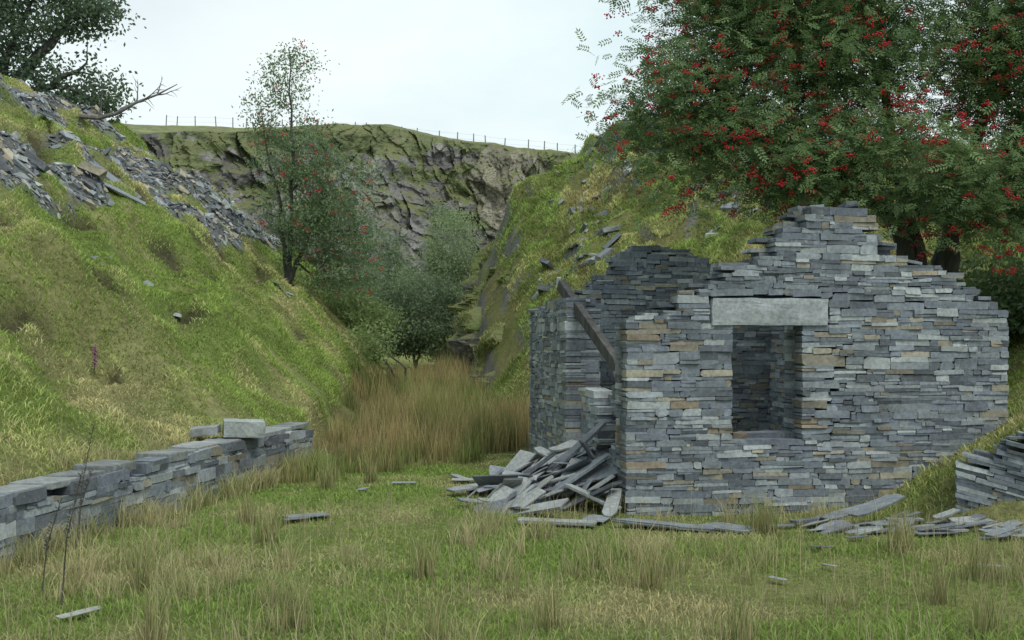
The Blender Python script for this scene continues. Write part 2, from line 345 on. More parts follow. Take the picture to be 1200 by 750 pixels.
def build_wall(name,p0,p1,inward,thick,prof,openings,parent,zb=-.15,ch=(.026,.085),sw=(.07,.36),s_start=0,inner=True,split=.32,origin=None,slope=0.,caps=True,rough=.009,tint=None,q_=1.0):
    p0=np.array(p0,float);p1=np.array(p1,float);L=np.linalg.norm(p1-p0);u=(p1-p0)/L;inw=np.array(inward,float)
    def P(s,d,z): return (p0[0]+u[0]*s+inw[0]*d,p0[1]+u[1]*s+inw[1]*d,z+slope*(s-L/2))
    ps=[p[0] for p in prof];pz=[p[1] for p in prof]
    mb=MB();zmax=max(pz)+.05
    for row in ((0,1) if inner else (0,)):
        z=zb
        while z<zmax:
            h=random.uniform(*ch)
            if random.random()<.12:h*=1.5
            iv=[(s_start,L)]
            for (a,b,z0,z1) in openings:
                if z+h*.5>z0 and z+h*.5<z1:
                    niv=[]
                    for (c_,d_) in iv:
                        if b<=c_ or a>=d_: niv.append((c_,d_))
                        else:
                            if a>c_+.04:niv.append((c_,a))
                            if b<d_-.04:niv.append((b,d_))
                    iv=niv
            for (c_,d_) in iv:
                s=c_+random.uniform(-.009,.009)
                while s<d_-.03:
                    w=random.uniform(*sw)*(1.25 if h>.06 else 1)
                    if random.random()<.2:w*=.45
                    w=max(w,.04)
                    if s+w>d_-.07: w=d_-s+random.uniform(-.009,.009)
                    cxs=s+w/2
                    und=(float(vn(cxs*.8,z*.7,0,row*7+3))-.5)*.085+(float(vn(cxs*2.2,z*2,0,row*7+4))-.5)*.025
                    pt=np.interp(cxs,ps,pz)+random.uniform(-.03,.015)
                    if z+h*.6<pt:
                        f=random.uniform(-rough,rough)+ (random.random()<.03)*random.uniform(-.012,.0)*q_
                        mid=thick*.5
                        if row==0: a0,a1=f,mid+.03
                        else: a0,a1=thick-f,mid-.03
                        g=random.uniform(.0,.0025)
                        lo=z+und;hi=z+h*random.uniform(.94,1.03)+und
                        def cc():
                            c=scol()
                            if tint is not None:c=c*tint
                            return c
                        if random.random()<split and h>.045:
                            m_=lo+(hi-lo)*random.uniform(.3,.7)
                            if w>.2 and random.random()<.5:
                                wm=s+w*random.uniform(.35,.65)
                                stone(mb,P,s+g,wm,lo,m_,a0,a1,cc(),q_);stone(mb,P,wm,s+w-g,lo,m_,a0+random.uniform(-.005,.005),a1,cc(),q_)
                            else: stone(mb,P,s+g,s+w-g,lo,m_,a0,a1,cc(),q_)
                            stone(mb,P,s+g,s+w-g,m_,hi,a0+random.uniform(-.008,.008),a1,cc(),q_)
                        else: stone(mb,P,s+g,s+w-g,lo,hi,a0,a1,cc(),q_)
                    s+=w
            z+=h
    if caps:
        s=s_start+.08
        while s<L-.15:
            w=random.uniform(.14,.30);zz=np.interp(s,ps,pz);sl_=abs(np.interp(s+.12,ps,pz)-np.interp(s-.12,ps,pz))/.24
            for k in range(random.choice((0,1,1,2)) if sl_<.9 else 0):
                x,y,z_=P(s+random.uniform(-.03,.03),thick*random.uniform(.42,.6),zz-.025+.028*k)
                M=Matrix.Translation((x,y,z_))@Euler((random.uniform(-.08,.08),random.uniform(-.14,.14),math.atan2(u[1],u[0])+random.uniform(-.35,.35))).to_matrix().to_4x4()
                slabbox(mb,M,w*random.uniform(.8,1.2),random.uniform(.22,thick-.02),random.uniform(.02,.04),scol()*1.05*(tint or 1))
            s+=w*.9
    o=origin if origin is not None else (p0[0],p0[1],0)
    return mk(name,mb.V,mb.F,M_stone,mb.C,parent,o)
ruin=empty('ruined_hut',(A0[0],A0[1],0),"roofless dry slate hut with a small window in its gable","ruin")
def PT(a,b): return (A0[0]+UU[0]*a+VV[0]*b,A0[1]+UU[1]*a+VV[1]*b)
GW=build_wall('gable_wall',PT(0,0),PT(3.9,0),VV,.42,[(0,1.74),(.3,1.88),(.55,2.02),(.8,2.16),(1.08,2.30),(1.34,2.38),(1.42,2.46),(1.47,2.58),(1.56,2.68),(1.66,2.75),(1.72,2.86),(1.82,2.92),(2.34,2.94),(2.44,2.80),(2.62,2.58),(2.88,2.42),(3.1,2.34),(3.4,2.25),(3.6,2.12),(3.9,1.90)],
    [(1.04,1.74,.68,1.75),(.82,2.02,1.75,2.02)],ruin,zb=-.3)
RG=build_wall('gable_wall',PT(0,5.3),PT(3.9,5.3),-VV,.45,[(0,2.0),(.3,2.12),(.6,2.25),(.9,2.45),(1.2,2.7),(1.42,2.90),(1.6,2.93),(2.2,2.86),(2.6,2.80),(2.68,2.3),(3.2,2.2),(3.9,1.9)],[],ruin,zb=-.1,tint=1.3)  # tint lightens the stone in place of light inside the hut
RG["label"]="gable wall with a broken top, stone lightened to brighten the interior"
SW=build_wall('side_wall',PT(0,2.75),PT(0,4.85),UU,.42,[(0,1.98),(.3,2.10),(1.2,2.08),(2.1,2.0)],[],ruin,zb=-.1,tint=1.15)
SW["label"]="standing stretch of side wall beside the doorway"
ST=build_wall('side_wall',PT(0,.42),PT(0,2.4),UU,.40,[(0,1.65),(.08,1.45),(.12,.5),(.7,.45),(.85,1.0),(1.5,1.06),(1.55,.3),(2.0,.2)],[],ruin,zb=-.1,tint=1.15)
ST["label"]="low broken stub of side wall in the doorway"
SW2=build_wall('side_wall',PT(3.9,.42),PT(3.9,4.85),-UU,.48,[(0,1.9),(4.4,1.85)],[],ruin,zb=-.1,tint=1.45)  # paler stone tint makes up for the shade behind the window
import bmesh
def block(name,cs,size,rot,col,parent=None,mat=M_stone,seg=4,amp=.012,sd=1):
    bm=bmesh.new();bmesh.ops.create_cube(bm,size=1)
    bmesh.ops.subdivide_edges(bm,edges=bm.edges[:],cuts=seg,use_grid_fill=True)
    for v_ in bm.verts:
        c_=v_.co
        q=Vector((abs(c_.x)*2,abs(c_.y)*2,abs(c_.z)*2));k=sorted(q)
        if k[1]>.98: c_*= .985
        v_.co=Vector((c_.x*size[0],c_.y*size[1],c_.z*size[2]))
        n_=fbm(v_.co.x*5+sd,v_.co.y*5,v_.co.z*7,3,sd)
        v_.co+=v_.co.normalized()*float(n_)*amp
        if sd>=20: v_.co.x+=.14*size[0]*float(fbm(v_.co.y*5,sd,0,2,sd))*(1 if c_.x>0 else -1)*abs(c_.x)*2;v_.co.y+=.14*size[1]*float(fbm(v_.co.x*3,sd,3,3,sd))*(1 if c_.y>0 else -1)*abs(c_.y)*2
    me=bpy.data.meshes.new(name);bm.to_mesh(me);bm.free()
    at=me.color_attributes.new('Col','FLOAT_COLOR','POINT')
    for d in at.data: d.color=(*col,1)
    me.materials.append(mat)
    ob=bpy.data.objects.new(name,me);COL.objects.link(ob);ob.rotation_euler=rot
    if parent: ob.parent=parent;ob.location=Vector(cs)-parent.location
    else: ob.location=cs
    return ob
yaw=math.atan2(UU[1],UU[0])
lx,ly=PT(1.42,.19)
lt=block('lintel',(lx,ly,1.882),(1.18,.42,.262),(0,.0,yaw),(.31,.335,.34),ruin,amp=.02,sd=5,seg=8);lt["label"]="single long pale stone lintel over the window"
# ------------------------------------------------------------------ retaining wall
rw=empty('retaining_wall',(-3.4,9.5,0),"low dry stone retaining wall at the foot of the bank","wall")
tw=(np.array([-2.6,14.1])-np.array([-4.3,4.4]));tw=tw/np.linalg.norm(tw);inl=np.array([-tw[1],tw[0]])
prf=[(k*.5,.43+.008*k*.5) for k in range(21)]
W1=build_wall('wall_face',(-4.3,4.4),(-2.6,14.1),inl,.36,prf,[],rw,zb=-.1,ch=(.04,.10),sw=(.10,.36),inner=True,split=.3,caps=False,rough=.014,q_=1.2)
s=0.2;k=0
while s<9.7:
    w=random.uniform(.28,.62);p=np.array([-4.3,4.4])+tw*(s+w/2)+inl*(.20+random.uniform(-.02,.02))
    if random.random()<.9:
        block('coping_stone',(p[0],p[1],.435+.008*s+random.uniform(-.015,.012)),(w*.98,random.uniform(.30,.36),random.uniform(.05,.085)),(random.uniform(-.03,.03),random.uniform(-.02,.02),math.atan2(tw[1],tw[0])+random.uniform(-.06,.06)),tuple(np.array((.25,.265,.26))*random.uniform(.6,1.15)),rw,amp=.022,sd=k+20,seg=6)
    s+=w;k+=1
sw3=empty('dry_stone_wall',(4.3,9.0,0),"collapsing stub of dry slate wall set into the bank","wall")
build_wall('wall_face',(3.86,9.40),(5.25,8.75),(.40,.92),.4,[(0,.16),(.15,.36),(.35,.58),(.6,.78),(1.6,.95)],[],sw3,zb=-.35,slope=-.24,inner=True,caps=True,rough=.014,ch=(.018,.045),q_=1.3)
# ------------------------------------------------------------------ loose slates
def slabmesh(i):
    random.seed(100+i)
    asp=random.choice((.25,.35,.5,.6,.75))
    pts=[(a,b*asp) for a,b in rectpoly()];n=len(pts)
    t=random.choice((.03,.045,.065))
    col=np.array(random.choice([(.24,.26,.27),(.19,.21,.23),(.27,.285,.28),(.14,.15,.17),(.27,.27,.25),(.21,.23,.255)]))
    V=[];C=[]
    for z,sc,o in ((-t/2,.98,0),(-t*.1,1.0,.008),(t*.15,.985,-.008),(t*.4,1.0,0.004),(t/2,.99,0)):
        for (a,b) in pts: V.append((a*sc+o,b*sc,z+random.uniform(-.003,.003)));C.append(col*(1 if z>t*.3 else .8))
    F=[]
    for l in range(4):
        for k in range(n):
            k2=(k+1)%n;F.append((l*n+k,l*n+k2,(l+1)*n+k2,(l+1)*n+k))
    F.append(tuple(4*n+k for k in range(n)));F.append(tuple(range(n))[::-1])
    o=mk('loose_slate',V,F,M_stone,C);me=o.data;bpy.data.objects.remove(o);return me,asp
SMA=[slabmesh(i) for i in range(24)];SM=[a for a,b in SMA];LONG=[i for i,(a,b) in enumerate(SMA) if b<=.36]
random.seed(11)
def slab(x,y,z,sc,rot,label,group,mi=None,th=1.0):
    o=bpy.data.objects.new('loose_slate',SM[mi if mi is not None else random.randrange(24)]);COL.objects.link(o)
    o.location=(x,y,z);o.scale=(sc,sc,sc*th)
    if isinstance(rot,Quaternion): o.rotation_mode='QUATERNION';o.rotation_quaternion=rot
    else: o.rotation_euler=rot
    tag(o,label,"slate",group);return o
def nrot(x,y,yaw,jit=.1,e=.25):
    nn=Vector((-(Hf(x+e,y)-Hf(x-e,y))/(2*e),-(Hf(x,y+e)-Hf(x,y-e))/(2*e),1)).normalized()
    nn=(nn+Vector((random.gauss(0,jit),random.gauss(0,jit),0))).normalized()
    return nn.to_track_quat('Z','Y')@Quaternion((0,0,1),yaw)
G1="loose slates heaped outside the doorway"
def hp(x,y): return .52*max(0,1-math.hypot((x-.85)/1.40,(y-11.25)/1.6))**1.0
for i in range(150):
    while True:
        x=random.gauss(.42,.48);y=random.gauss(10.95,.55)
        if hp(x,y)>.01 and foot(x,y)<-.02 and y>9.95 and not (x>.95 and y<10.3): break
    z=max(Hf(x,y),hp(x,y)*random.uniform(.6,1.0))
    sc=random.choice((.16,.22,.3,.4,.55,.68,.8))*random.uniform(.85,1.1)
    slab(x,y,z+.02,sc,(random.gauss(0,.24),random.gauss(-.34,.24),random.gauss(.1,.7)),"broken grey roofing slab on the rubble heap",G1,mi=(random.choice(LONG) if sc>.35 else None),th=random.uniform(.45,.8))
for (x,y,z,sc,ry,rz_) in ((.66,11.0,.52,.85,-.70,.3),(.85,10.8,.38,.6,.95,.1),(.60,10.5,.28,.85,-.50,.4),(.40,11.2,.28,.7,-.40,-.2),(.6,11.5,.48,.5,-.1,.6),(.76,10.15,.14,.6,.35,-.5),(-.1,11.9,.07,.55,-.05,.2),(-.45,12.2,.04,.5,0,.1),(.2,10.6,.12,.75,-.25,.9),(.3,10.3,.06,.5,-.1,.2)):
    slab(x,y,z,sc,(random.uniform(-.25,.25),ry,rz_),"large grey slab leaning on the rubble heap",G1,mi=random.choice(LONG),th=.7)
G2="flat slates lying in the grass"
for (x,y,sc) in ((.38,9.35,.72),(1.35,9.3,.9),(1.85,9.2,.5),(-1.85,9.75,.42),(-1.9,9.6,.3),(-.35,10.2,.14),(.75,9.6,.35),(-2.5,6.25,.3),(1.75,7.1,.15),(2.3,9.35,.35),(2.2,7.5,.12),(-1.2,12.0,.3),(-.6,12.4,.45),(2.35,8.2,.2),(2.75,8.6,.2),(-1.6,11.6,.2),(3.3,7.4,.22),(2.6,9.1,.4)):
    slab(x,y,Hf(x,y)+.04,sc,nrot(x,y,random.uniform(-.3,.3),.04),"flat grey slate lying in short grass",G2,th=.6)
G3="slates piled at the foot of the bank"
for i in range(48):
    x=random.uniform(2.6,4.2);y=8.98+random.uniform(-.35,.35)+(4-x)*.22
    z=max(0,.12-abs(x-3.65)*.2)*random.random()
    slab(x,y,max(Hf(x,y),0)+.025+z,random.uniform(.16,.42),(random.gauss(0,.1),random.gauss(-.12,.1),random.gauss(.25,.4)),"long grey slate stacked against the bank",G3,mi=random.choice(LONG+[None,3]),th=.9)
for (x,y,z,sc,ry,rz_) in ((3.2,9.5,.16,.6,-.25,.4),(2.95,9.5,.10,.5,-.2,.3)):
    slab(x,y,z,sc,(0.05,ry,rz_),"long grey slate leaning on the bank",G3,mi=LONG[0],th=.7)
G4="slates strewn over the grassy bank"
for i in range(34):
    y=random.uniform(15,30);s_=random.uniform(1.8,7.5);x=float(toeL(y))-s_
    slab(x,y,Hf(x,y)+.03,random.uniform(.15,.4)*(1.3 if i%9==0 and y>18 else 1),nrot(x,y,random.uniform(0,6),.15),"grey slate lying on the grassy bank",G4,th=.8)
for (x,y,sc,yw,zo) in ((-8.3,22,1.75,1.9,.14),(-7.6,21.2,.9,2.2,.08),(-9.3,24,.9,1.2,.1),(-5.9,17.5,.5,.3,.05),(-9.9,23,.9,.4,.1),(-10.4,25,.9,2.6,.1)):
    slab(x,y,Hf(x,y)+zo,sc,nrot(x,y,yw,.05,.7),"big pale slab sliding down the spoil heap",G4,mi=LONG[1] if sc<1.5 else 2,th=.6)
b=block('stone_block',(-3.0,12.1,.63),(.46,.3,.18),(.05,.04,.3),(.30,.325,.315),amp=.03,sd=7,seg=6);tag(b,"squared grey stone block resting on the low wall","stone block",group="loose blocks on the retaining wall")
b=block('stone_block',(-3.4,12.0,.61),(.3,.25,.09),(.05,-.1,.1),(.24,.25,.25),amp=.03,sd=8,seg=6);tag(b,"thin grey stone block lying behind the low wall","stone block",group="loose blocks on the retaining wall")
for i in range(30):
    y=6.6+random.uniform(0,1.6);x=float(toeL(y))-.48-random.uniform(0,.5)
    slab(x,y,Hf(x,y)+.04+random.uniform(0,.16),random.uniform(.2,.42),(random.gauss(0,.25),random.gauss(.1,.25),random.uniform(-.5,.5)),"dark slate heaped behind the low wall","slates heaped behind the retaining wall",mi=random.choice((3,1,5,None)))
def boxes(n,pos,size,rot,col):
    base=np.array([[-1,-1,-1],[1,-1,-1],[1,1,-1],[-1,1,-1],[-1,-1,1],[1,-1,1],[1,1,1],[-1,1,1]])*.5
    V=base[None]*(1+rng.uniform(-.35,.1,(n,8,3)))*size[:,None,:]
    cx,sx=np.cos(rot[:,0]),np.sin(rot[:,0]);cy,sy=np.cos(rot[:,1]),np.sin(rot[:,1]);cz,sz=np.cos(rot[:,2]),np.sin(rot[:,2])
    x,y,z=V[...,0],V[...,1],V[...,2]
    x,y=x*cz[:,None]-y*sz[:,None],x*sz[:,None]+y*cz[:,None]
    y,z=y*cx[:,None]-z*sx[:,None],y*sx[:,None]+z*cx[:,None]
    x,z=x*cy[:,None]+z*sy[:,None],-x*sy[:,None]+z*cy[:,None]
    V=np.stack([x,y,z],-1)+pos[:,None,:]
    f=np.array([[0,3,2,1],[4,5,6,7],[0,1,5,4],[1,2,6,5],[2,3,7,6],[3,0,4,7]])
    F=(f[None]+np.arange(n)[:,None,None]*8).reshape(-1,4)
    return V.reshape(-1,3),F,np.repeat(col,8,axis=0)
n=60000
y=rng.uniform(12,36,n);x=toeL(y)-rng.uniform(2.5,14,n);z=H(x,y)
keep=scree_mask(x,y,z)>rng.uniform(.2,1,n);x,y,z=x[keep],y[keep],z[keep];sz0=np.minimum(rng.lognormal(-2.4,.6,len(x)),.5)
n2=1300;yb=rng.uniform(19,34,n2);xb=toeR(yb)+rng.uniform(.6,8,n2);zb_=H(xb,yb);kb=vn(xb*.6,yb*.6,0,300)>.54
x=np.concatenate([x,xb[kb]]);y=np.concatenate([y,yb[kb]]);z=np.concatenate([z,zb_[kb]]);n=len(x);sz0=np.concatenate([sz0,np.minimum(rng.lognormal(-1.8,.6,int(kb.sum())),.6)])
gx_=(H(x+.1,y)-H(x-.1,y))/.2
sz=sz0[:,None]*np.array([1,.65,.2])*np.stack([np.ones(n),rng.uniform(.7,1.3,n),rng.uniform(.6,1.8,n)],-1)
rot=np.stack([rng.normal(0,.22,n),-np.arctan(gx_)+rng.normal(0,.25,n),rng.uniform(0,6.28,n)],-1)
pcn=np.array(pc[:6]);colr=pcn[rng.integers(0,6,n)]*rng.uniform(.7,1.25,(n,1))*np.array([1.03,1.0,.95])
V,F,Cc=boxes(n,np.stack([x,y,z+.01],-1),sz,rot,colr)
o=mk('scree',V,F,M_scree,Cc);tag(o,"loose slate waste spilled over the spoil heap","scree",kind="stuff")
# ------------------------------------------------------------------ timber
def tube(mb,pts,rad,n=7):
    pts=[Vector(p) for p in pts];i0=len(mb.V)
    for k,p in enumerate(pts):
        d=(pts[min(k+1,len(pts)-1)]-pts[max(k-1,0)]).normalized()
        a=d.orthogonal().normalized() if k==0 else (pa-d*pa.dot(d)).normalized()
        pa=a;b_=d.cross(a)
        for m_ in range(n):
            t=m_/n*2*math.pi;mb.V.append(tuple(p+(a*math.cos(t)+b_*math.sin(t))*rad[k]))
    for k in range(len(pts)-1):
        for m_ in range(n):
            m2=(m_+1)%n;mb.F.append((i0+k*n+m_,i0+k*n+m2,i0+(k+1)*n+m2,i0+(k+1)*n+m_))
    mb.F.append(tuple(i0+(len(pts)-1)*n+m_ for m_ in range(n)))
def beam(p,q,w,h,label):
    p=Vector(p);q=Vector(q);d=q-p;L=d.length
    o=block('timber_beam',(p+q)/2,(L,w,h),(0,0,0),(.1,.1,.1),mat=M_wood,amp=.015,sd=3,seg=6)
    o.rotation_euler=d.to_track_quat('X','Z').to_euler();tag(o,label,"beam",group="fallen roof timbers")
beam((.60,13.3,2.30),(1.32,11.5,1.05),.09,.13,"weathered roof beam leaning off the broken wall")
beam((1.15,12.0,.75),(1.2,11.4,.15),.08,.09,"short weathered timber in the collapsed doorway")
# ------------------------------------------------------------------ fence
fx=np.linspace(-32,9,27)+rng.uniform(-.4,.4,27);FY=99.0;f0=(float(fx[0]),FY,Hf(fx[0],FY))
fe=empty('wire_fence',f0,"thin post and wire fence along the hilltop","fence")
pm=None;pts=[]
for i,x_ in enumerate(fx):
    z_=Hf(x_,FY)
    if pm is None:
        mb=MB();tube(mb,[(0,0,-.3),(0,0,.5),(0.01,0,1.05)],[.06,.055,.05],6);pp=mk('post',mb.V,mb.F,M_post,None,fe,(0,0,0));pm=pp.data;po=pp
    else: po=bpy.data.objects.new('post',pm);COL.objects.link(po);po.parent=fe
    po.location=Vector((x_,FY,z_))-Vector(f0);po.rotation_euler=(random.uniform(-.05,.05),random.uniform(-.07,.07),0);pts.append((x_,FY,z_))
mb=MB()
for hgt in (.5,.95): tube(mb,[(a,b_+.05,c_+hgt) for a,b_,c_ in pts],[.006]*len(pts),4)
mk('wire',mb.V,mb.F,M_post,None,fe,f0)
# ------------------------------------------------------------------ trees
def unit(v_): return v_/np.maximum(np.linalg.norm(v_,axis=-1,keepdims=True),1e-6)
def leaves_simple(cen,L,W,cols,droop=.3):
    n=len(cen);a=unit(rng.normal(0,1,(n,3))+np.array([0,0,-droop]));b_=unit(np.cross(a,rng.normal(0,1,(n,3))))
    L=L*rng.uniform(.7,1.3,(n,1));W=W*rng.uniform(.7,1.3,(n,1))
    V=np.stack([cen,cen+a*L*.5+b_*W*.5,cen+a*L,cen+a*L*.5-b_*W*.5],1)
    return V.reshape(-1,3),np.arange(n*4).reshape(-1,4),np.repeat(cols,4,axis=0)
def leaves_pinnate(cen,cols,L=.16,pairs=5,ll=.06,lw=.021):
    n=len(cen);a=unit(rng.normal(0,1,(n,3))*np.array([1,1,.5])+np.array([0,0,-.25]));up=unit(rng.normal(0,.5,(n,3))+np.array([0,-.25,1.0]))
    b_=unit(np.cross(a,up));nn=np.cross(a,b_)
    Vs=[];Cs=[]
    sc=rng.uniform(.75,1.2,(n,1))
    for i in range(pairs):
        t=(i+.8)/pairs
        for sgn in (-1,1):
            c0=cen+a*(t*L)*sc;d=unit(a*.55+b_*sgn*1.0-nn*0.1+rng.normal(0,.12,(n,3)));w=unit(np.cross(d,nn))
            Vs.append(np.stack([c0,c0+d*ll*.45*sc+w*lw*.5*sc,c0+d*ll*sc,c0+d*ll*.45*sc-w*lw*.5*sc],1));Cs.append(cols)
    d=a;c0=cen+a*L*sc;Vs.append(np.stack([c0,c0+d*ll*.45*sc+b_*lw*.5*sc,c0+d*ll*sc,c0+d*ll*.45*sc-b_*lw*.5*sc],1));Cs.append(cols)
    V=np.concatenate(Vs,0).reshape(-1,3);Cc=np.repeat(np.concatenate(Cs,0),4,axis=0)
    return V,np.arange(len(V)).reshape(-1,4),Cc
def tree(name,base,stems,blobs,ncl,per,crad,leaf,label,cat,c1,c2,r0=.12,berries=0,lsz=(.1,.05),nlimb=30,bn=14,br=.013,group=None,bcol=(.50,.025,.025)):
    base=np.array(base,float)
    e=empty(name,tuple(base),label,cat,group)
    mb=MB();nodes=[]
    for st in stems:
        st=[np.array(p,float) for p in st]
        pts=[];rad=[]
        for k in range(len(st)-1):
            for t in np.linspace(0,1,6,endpoint=(k==len(st)-2)):
                p=st[k]*(1-t)+st[k+1]*t+rng.normal(0,.02,3)*(1+r0*5);pts.append(p)
        m_=len(pts);rad=[r0*(1-.85*k/(m_-1)) for k in range(m_)]
        tube(mb,pts,rad,8)
        nodes+=[(pts[k],rad[k]) for k in range(m_//4,m_)]
    vol=np.array([b_[3]*b_[4]*b_[5]*(b_[6] if len(b_)>6 else 1) for b_ in blobs]);bi=rng.choice(len(blobs),ncl,p=vol/vol.sum())
    BL=np.array([b_[:6] for b_ in blobs],float)
    d=unit(rng.normal(0,1,(ncl,3)));rr=rng.uniform(.05,1,(ncl,1))**.42
    cc=BL[bi,:3]+d*rr*BL[bi,3:6]
    cc[:,2]=np.maximum(cc[:,2],base[2]+.2)
    def attach(t,rmax,npt=6,sag=.1):
        P_=np.array([q[0] for q in nodes]);R_=np.array([q[1] for q in nodes])
        dd=np.linalg.norm(P_-t,axis=1)+1.2*np.maximum(0,P_[:,2]-t[2]+.1)
        j_=int(np.argmin(dd));a=P_[j_];r=min(R_[j_]*.7,rmax);L_=np.linalg.norm(t-a)
        if L_<.05:return
        mid=(a+t)/2+np.array([0,0,sag*L_])+rng.normal(0,.06*L_,3)
        ts=np.linspace(0,1,npt);pts=[a*(1-q)**2+2*mid*q*(1-q)+t*q*q for q in ts];rads=[r*(1-.75*q) for q in ts]
        tube(mb,pts,rads,5)
        for k in range(1,npt): nodes.append((pts[k],rads[k]))
    order=rng.permutation(ncl)
    for k,i in enumerate(order):
        if k<nlimb: attach(cc[i],r0*.55,8)
        else: attach(cc[i],r0*.16,5)
    mk('trunk',mb.V,mb.F,M_bark,None,e,tuple(base),smooth=True)
    szc=rng.uniform(.35,1.65,ncl);per_=np.maximum(2,(per*szc)).astype(int)
    cen=np.repeat(cc,per_,axis=0);off=rng.normal(0,1,(len(cen),3))*crad*np.array([1,1,.6])*np.repeat(np.sqrt(szc),per_)[:,None];cen=cen+off
    tone=np.repeat(rng.uniform(0,1,ncl),per_)*.6+rng.uniform(0,.4,len(cen))
    cols=np.array(c1)[None]*(1-tone[:,None])+np.array(c2)[None]*tone[:,None]
    if leaf=='pin': V,F,Cc=leaves_pinnate(cen,cols)
    else: V,F,Cc=leaves_simple(cen,lsz[0],lsz[1],cols)
    mk('crown',V,F,M_leaf,Cc,e,tuple(base))
    if berries:
        i=rng.choice(ncl,berries);dr=unit(d[i]*1.0+rng.normal(0,.6,(berries,3))+np.array([0,-.25,-.2]));p=cc[i]+dr*crad*rng.uniform(.9,2.1,(berries,1))
        cen=np.repeat(p,bn,axis=0)+rng.normal(0,1,(berries*bn,3))*np.array([.034,.034,.022])*(br/.013)*np.repeat(rng.uniform(.6,1.2,(berries,1)),bn,axis=0)
        oc=np.array([[1,0,0],[0,1,0],[-1,0,0],[0,-1,0],[0,0,1],[0,0,-1]])*br
        V=(cen[:,None,:]+oc[None]).reshape(-1,3)
        f=np.array([[0,1,4],[1,2,4],[2,3,4],[3,0,4],[1,0,5],[2,1,5],[3,2,5],[0,3,5]])
        F=(f[None]+np.arange(len(cen))[:,None,None]*6).reshape(-1,3)
        cb=np.repeat(np.array(bcol)[None]*rng.uniform(.6,1.3,(len(cen),1)),6,axis=0)
        o=mk('berries',V,F,M_berry,cb,e,tuple(base),smooth=True);o["label"]="bright red rowan berry clusters";o["kind"]="stuff"
    return e
bz=Hf(5.3,13.6)
B=(5.3,13.6,bz-.1)
tree('rowan_tree',B,[[B,(5.35,13.5,2.6),(5.9,13.4,4.5),(6.3,13.3,7.0)],[(5.2,13.6,bz-.1),(5.0,13.4,2.7),(4.6,13.2,4.2),(4.3,13,6.8)],[(5.3,13.5,bz),(5.5,13.6,3.0),(6.8,13.8,4.8),(7.6,14,6.4)],[(5.2,13.6,bz+.5),(4.7,13.2,3.1),(3.4,12.9,4.0),(2.2,12.6,4.7)]],
 [(5.2,13.2,5.6,2.9,1.3,1.7,.8),(3.1,12.8,4.9,1.7,.9,1.25,1.3),(2.9,12.8,6.0,1.6,.9,.9,.9),(1.9,12.7,4.3,.95,.7,.5,1.4),(3.0,12.4,3.7,1.5,.7,.6,1.8),(4.4,12.2,3.5,1.5,.7,.6,1.6),(5.7,12.3,3.15,1.2,.6,.5,2.0),(7.0,13.0,5.0,1.7,1.2,1.6,.9),(6.8,12.6,3.5,1.1,.8,.7,1.5)],
 960,32,.24,'pin',"spreading rowan tree heavy with red berries behind the hut","tree",(.10,.17,.072),(.255,.36,.145),r0=.15,berries=2100,nlimb=60,br=.0115,bn=15,bcol=(.50,.018,.028))
z0=Hf(-5.6,27)
tree('rowan_tree',(-5.6,27,z0-.1),[[(-5.6,27,z0-.1),(-5.5,27,5),(-5.5,27,7),(-5.6,27,8.9)],[(-5.6,27,z0),(-5.1,27,4.2),(-4.5,27,5.5)],[(-5.6,27,z0),(-5.8,27,5),(-6.3,27,7.5)]],
 [(-5.55,27,8.2,.7,.6,1.0,1.0),(-6.2,27,7.2,.8,.5,.7,.9),(-5.3,27,6.3,1.4,.8,.9,.9),(-4.3,27,5.6,1.0,.8,.8,.9),(-4.6,27,4.3,1.2,.9,1.1,1.0),(-4.2,27,3.2,1.0,.8,.9,1.1),(-5.4,26.8,5.0,.9,.8,1.2)],
 360,56,.2,'s',"slender rowan with thin top and scattered berries on the bank","tree",(.11,.17,.085),(.23,.32,.15),r0=.075,lsz=(.085,.038),berries=150,bn=7,br=.018,nlimb=25)
z0=Hf(-15.2,32)
tree('oak_tree',(-15.2,32,z0-.2),[[(-15.2,32,z0-.2),(-15,32,10),(-14,32,12)],[(-15.2,32,z0),(-13.6,32,9.2),(-12.6,32,9.8)],[(-15,32,9),(-13,32,11.2),(-11.8,32,11.6)]],
 [(-14.6,32,11.6,2.7,1.4,1.4),(-12.9,32,8.9,1.4,.9,1.2,1.3),(-16.5,32,9.4,1.6,1.2,1.4),(-12.6,32,11.4,1.4,.9,.8),(-14.5,32,9.6,1.2,.9,1.0)],
 260,75,.3,'s',"dark leafy oak at the top of the spoil heap","tree",(.075,.12,.075),(.17,.235,.125),r0=.2,lsz=(.14,.08),nlimb=25)
def bush(x,y,blobs,ncl,per,label,c1,c2,name='shrub',lsz=(.1,.045),crad=.2,cat='shrub',r0=.05):
    z0=Hf(x,y);tp=blobs[0]
    tree(name,(x,y,z0-.1),[[(x,y,z0-.1),(x+.1,y,(z0+tp[2])/2),tuple(tp[:3])],[(x,y,z0-.1),(x-.2,y,(z0+tp[2])/2),(tp[0]-.3*tp[3],tp[1],tp[2])]],blobs,ncl,per,crad,'s',label,cat,c1,c2,r0=r0,lsz=lsz,nlimb=10)
bush(-3.0,34,[(-3,34,2.5,1.7,1.0,1.4),(-2.2,34,1.9,1.1,.9,1.0),(-3.9,34,1.9,1,.8,1)],260,85,"dense grey-green willow shrub in the valley bottom",(.12,.17,.10),(.24,.31,.17),name='willow_shrub')
bush(-2.2,37,[(-2.1,37,4.8,1.0,.8,1.6),(-2.6,37,3.2,1.3,.8,1.4),(-1.7,37,3.1,1.0,.7,1.4)],220,85,"pale grey-green young willow in the valley bottom",(.23,.30,.16),(.38,.46,.26),name='willow_tree',cat='tree',lsz=(.12,.035))
